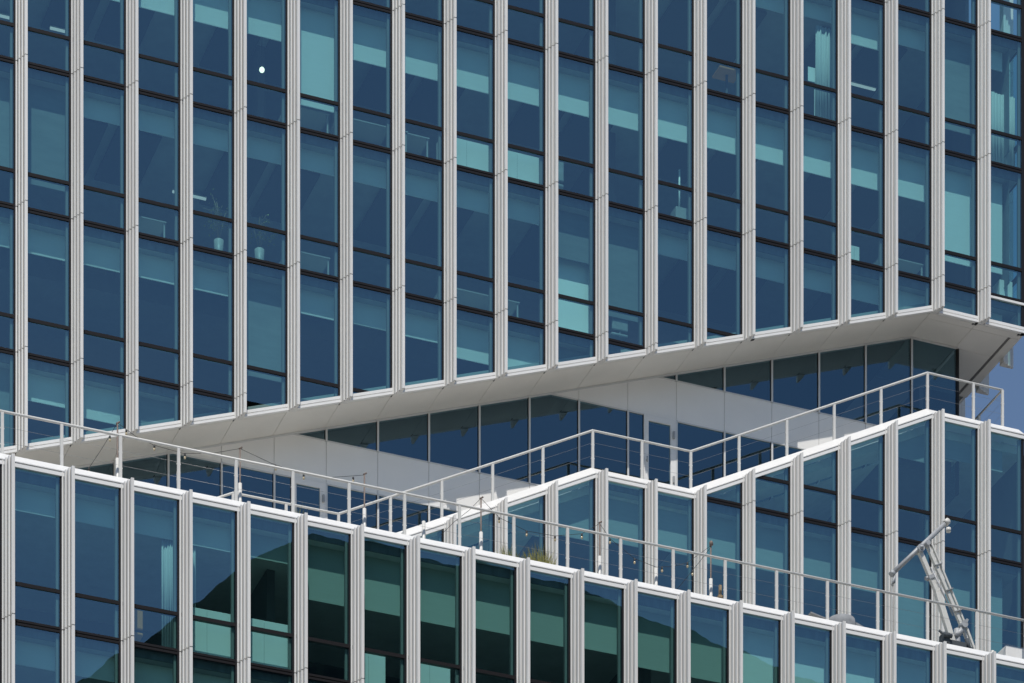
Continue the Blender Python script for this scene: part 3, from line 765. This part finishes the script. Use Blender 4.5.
# ================================================================== things seen through the glass
def zf(k): return ZK(k + 1) + 0.06     # floor level of row k
lamp = thing('ceiling_lamp', 'glowing round opal lamp hanging behind an upper left window', 'lamp', (6.85, 1.5, 65.77))
MB().ball((6.85, 1.5, 64.68), 0.068, 1.0, 16, 10).build('globe', M['lamp'], lamp)
MB().tube([(6.85, 1.5, 64.76), (6.85, 1.5, 65.77)], 0.008, 6).build('cord', M['cable'], lamp)
def board(x0, x1, y, z0, z1, label, name='whiteboard'):
    t = thing(name, label, 'whiteboard', ((x0 + x1) / 2, y, z0))
    MB().box(x0, x1, y, y + 0.03, z0, z1).build('panel', M['board'], t)
    m = MB()
    for a, b in ((x0 - 0.03, x0), (x1, x1 + 0.03)): m.box(a, b, y - 0.005, y + 0.035, z0 - 0.02, z1 + 0.03)
    m.box(x0, x1, y - 0.005, y + 0.035, z1, z1 + 0.03).build('frame', M['alu'], t)
board(10 * W + 0.23, 11 * W + 0.1, 0.62, zf(1) + 0.05, zf(1) + 2.27, 'tall white board close behind the glass of a middle window above the overhang')
def cabinet(x0, x1, y, z, h, label):
    t = thing('cabinet', label, 'cabinet', ((x0 + x1) / 2, y, z))
    MB().box(x0, x1, y, y + 0.42, z, z + h).build('body', M['cabinet'], t, 0.008)
    MB().box((x0 + x1) / 2 - 0.003, (x0 + x1) / 2 + 0.003, y - 0.004, y, z + 0.05, z + h - 0.05).build('door_gap', M['deskgrey'], t)
cabinet(8 * W + 0.11, 9 * W + 0.07, 0.42, zf(0), 0.98, 'white cabinet behind the low pane, left one of the bright pair in the upper middle')
cabinet(9 * W + 0.11, 10 * W + 0.07, 0.42, zf(0), 0.98, 'white cabinet behind the low pane, right one of the bright pair in the upper middle')
cabinet(LX + 3 * W + 0.12, LX + 4 * W + 0.08, YL + 0.42, ZL + 0.06, 1.28, 'white cabinet at the front block glass, right of the pleated curtain')
cabinet(LX + 4 * W + 0.12, LX + 5 * W + 0.08, YL + 0.42, ZL + 0.06, 1.28, 'white cabinet at the front block glass, second bay right of the pleated curtain')
cabinet(23.14, 23.46, 0.5, zf(0), 0.72, 'narrow white cabinet in the upper block, close above the right part of the overhang')
cabinet(27.72, 28.12, 0.45, zf(0), 0.74, 'white cabinet in the last window on the right above the overhang corner')
cabinet(LX + 6 * W + 0.2, LX + 7 * W - 0.35, YL + 0.5, ZL + 0.06, 1.0, 'pale cabinet behind the front block glass, below the folded railing corner')
cabinet(LX + 7 * W + 0.25, LX + 8 * W - 0.1, YL + 0.5, ZL + 0.06, 1.05, 'pale cabinet behind the front block glass, left of the grass tufts')
def desk(x0, x1, y, z, label, h=0.74):
    t = thing('desk', label, 'desk', ((x0 + x1) / 2, y, z))
    MB().box(x0, x1, y, y + 0.75, z + h - 0.03, z + h).build('tabletop', M['deskgrey'], t, 0.004)
    proto = None
    for a in (x0 + 0.05, x1 - 0.05):
        for b in (y + 0.05, y + 0.7):
            if proto is None: o = proto = MB().box(-0.02, 0.02, -0.02, 0.02, 0, h - 0.03).build('leg', M['deskgrey'], None)
            else: o = proto.copy(); COL.objects.link(o)
            o.parent = t; o.location = (a - (x0 + x1) / 2, b - y, 0)
desk(6 * W + 0.1, 7 * W + 0.6, 0.45, zf(0), 'white desk edge seen through the upper windows, left of the bright cabinets', 0.86)
desk(5 * W + 0.15, 6 * W - 0.1, 0.45, zf(1), 'white desk behind a low pane, second row, left part of the upper block')
desk(8 * W + 0.15, 9 * W + 0.9, 0.5, zf(1), 'white desk with thin legs below the two bright cabinets')
desk(2 * W + 0.2, 2 * W + 1.2, 0.5, zf(1), 'white desk behind the third bay from the left in the second row')
desk(7 * W + 0.1, 8 * W - 0.2, 0.5, zf(0), 'white desk immediately left of the bright cabinets', 0.86)
def strip(x0, x1, y, z, label):
    t = thing('strip_light', label, 'light', ((x0 + x1) / 2, y, z), 'linear ceiling lights in the offices')
    MB().box(x0, x1, y - 0.03, y + 0.03, z, z + 0.04).build('diffuser', M['striplamp'], t)
    MB().box(x0 - 0.01, x1 + 0.01, y - 0.04, y + 0.04, z + 0.041, z + 0.07).build('housing', M['alu'], t)
strip(1.7, 2.55, 3.2, 65.55, 'linear office light behind the first full window of the top row')
strip(0.1, 0.9, 3.2, 65.55, 'linear office light at the far left edge of the top row')
strip(26.9, 27.9, 2.6, 65.55, 'linear office light behind the window left of the overhang corner')
strip(4.9, 5.8, 3.0, 61.95, 'linear office light behind the third bay of the second row')
def chair(x, y, z, m_, label):
    t = thing('office_chair', label, 'chair', (x, y, z))
    MB().box(x - 0.24, x + 0.24, y - 0.24, y + 0.24, z + 0.42, z + 0.50).build('seat', m_, t, 0.03)
    MB().box(x - 0.23, x + 0.23, y - 0.27, y - 0.20, z + 0.55, z + 1.08).build('backrest', m_, t, 0.03)
    MB().tube([(x, y, z + 0.06), (x, y, z + 0.42)], 0.03).obox((x - 0.28, y, z + 0.05), (x + 0.28, y, z + 0.05), 0.05, 0.04).obox((x, y - 0.28, z + 0.05), (x, y + 0.28, z + 0.05), 0.05, 0.04, (1, 0, 0)).obox((x, y - 0.2, z + 0.42), (x, y - 0.235, z + 0.7), 0.05, 0.03, (1, 0, 0)).build('base', M['steel'], t)
chair(LX + 2 * W + 0.45, YL + 0.75, ZL + 0.06, M['orange'], 'orange chair back behind the front block glass, left of the pleated curtain')
chair(10 * W + 0.5, 0.75, zf(0), M['tgrey'], 'grey chair back behind a low pane right of the bright cabinets')
chair(11 * W + 0.9, 0.7, zf(2) if False else zf(1), M['tgrey'], 'grey chair back right of the tall white board')
def plant(x, y, z, h, label, seed):
    rr = random.Random(seed); t = thing('potted_plant', label, 'plant', (x, y, z))
    MB().tube([(x, y, z), (x, y, z + 0.62)], 0.09, 12, 0.13).build('pot', M['deskgrey'], t)
    st_, lf = MB(), MB()
    for _ in range(9):
        top = Vector((x + rr.gauss(0, 0.2), y + rr.gauss(0, 0.15), z + h * rr.uniform(0.7, 1.0)))
        st_.tube([(x, y, z + 0.6), top.lerp(Vector((x, y, z + h * 0.75)), 0.5), top], 0.006, 5)
        for _ in range(14):
            p = top.lerp(Vector((x, y, z + 0.3)), rr.random() * 0.45) + Vector((rr.gauss(0, 0.05), rr.gauss(0, 0.05), rr.gauss(0, 0.04)))
            d = Vector((rr.gauss(0, 1), rr.gauss(0, 1), rr.gauss(0, 0.6))).normalized() * 0.07; e = d.cross(Vector((0, 0, 1))).normalized() * 0.022
            lf.add([p, p + d * 0.5 + e, p + d, p + d * 0.5 - e], [(0, 1, 2, 3)])
    st_.build('stem', M['wood'], t); lf.build('leaves', M['leaf'], t)
plant(5.42, 0.6, zf(1), 1.75, 'leafy pot plant behind the fourth bay of the second row', 5)
plant(6.5, 0.6, zf(1), 1.65, 'taller leafy pot plant behind the fifth bay of the second row', 6)

t = thing('display_stand', 'slim pale stand with a thin tall post behind a middle window of the top rows', 'stand', (18.27, 0.8, zf(0)))
MB().tube([(18.27, 0.8, zf(0) + 0.7), (18.27, 0.8, zf(0) + 1.82)], 0.026, 8).build('post', M['desk'], t)
MB().box(18.10, 18.48, 0.65, 1.0, zf(0), zf(0) + 0.74).build('plinth', M['deskgrey'], t, 0.01)
zq = ZK(0) + 0.075
b = MB().box(21.95, 22.38, 0.56, 0.575, zq + 1.30, zq + 1.68).box(22.15, 22.18, 0.575, 0.60, zq, zq + 1.6).box(22.0, 22.35, 0.5, 0.7, zq, zq + 0.03).build('notice_board', M['board'], None)
tag(own_origin(b, (22.16, 0.6, zq)), 'small white notice board on a stand, left of the tall curtain near the top', 'notice board')
t = thing('bar_table', 'brown topped high table behind the windows near the top', 'table', (19.7, 0.9, zq))
MB().box(19.38, 20.02, 0.65, 1.15, zq + 1.12, zq + 1.17).build('tabletop', M['orange'], t, 0.008)
MB().tube([(19.7, 0.9, zq), (19.7, 0.9, zq + 1.12)], 0.035, 10).tube([(19.7, 0.9, zq), (19.7, 0.9, zq + 0.03)], 0.22, 16).build('pedestal', M['chair'], t)
desk(5 * W + 0.15, 6 * W - 0.1, 0.5, zf(0), 'white desk edge under the fully lowered bright blind at the top', 0.86)
desk(17 * W + 0.2, 18 * W + 0.1, 0.6, zf(0), 'white desk left of the lowest bright blind beside the overhang corner')
strip(30.5 - 6.2, 30.5 - 5.4, 2.8, 69.15, 'linear office light in the topmost row at the right')
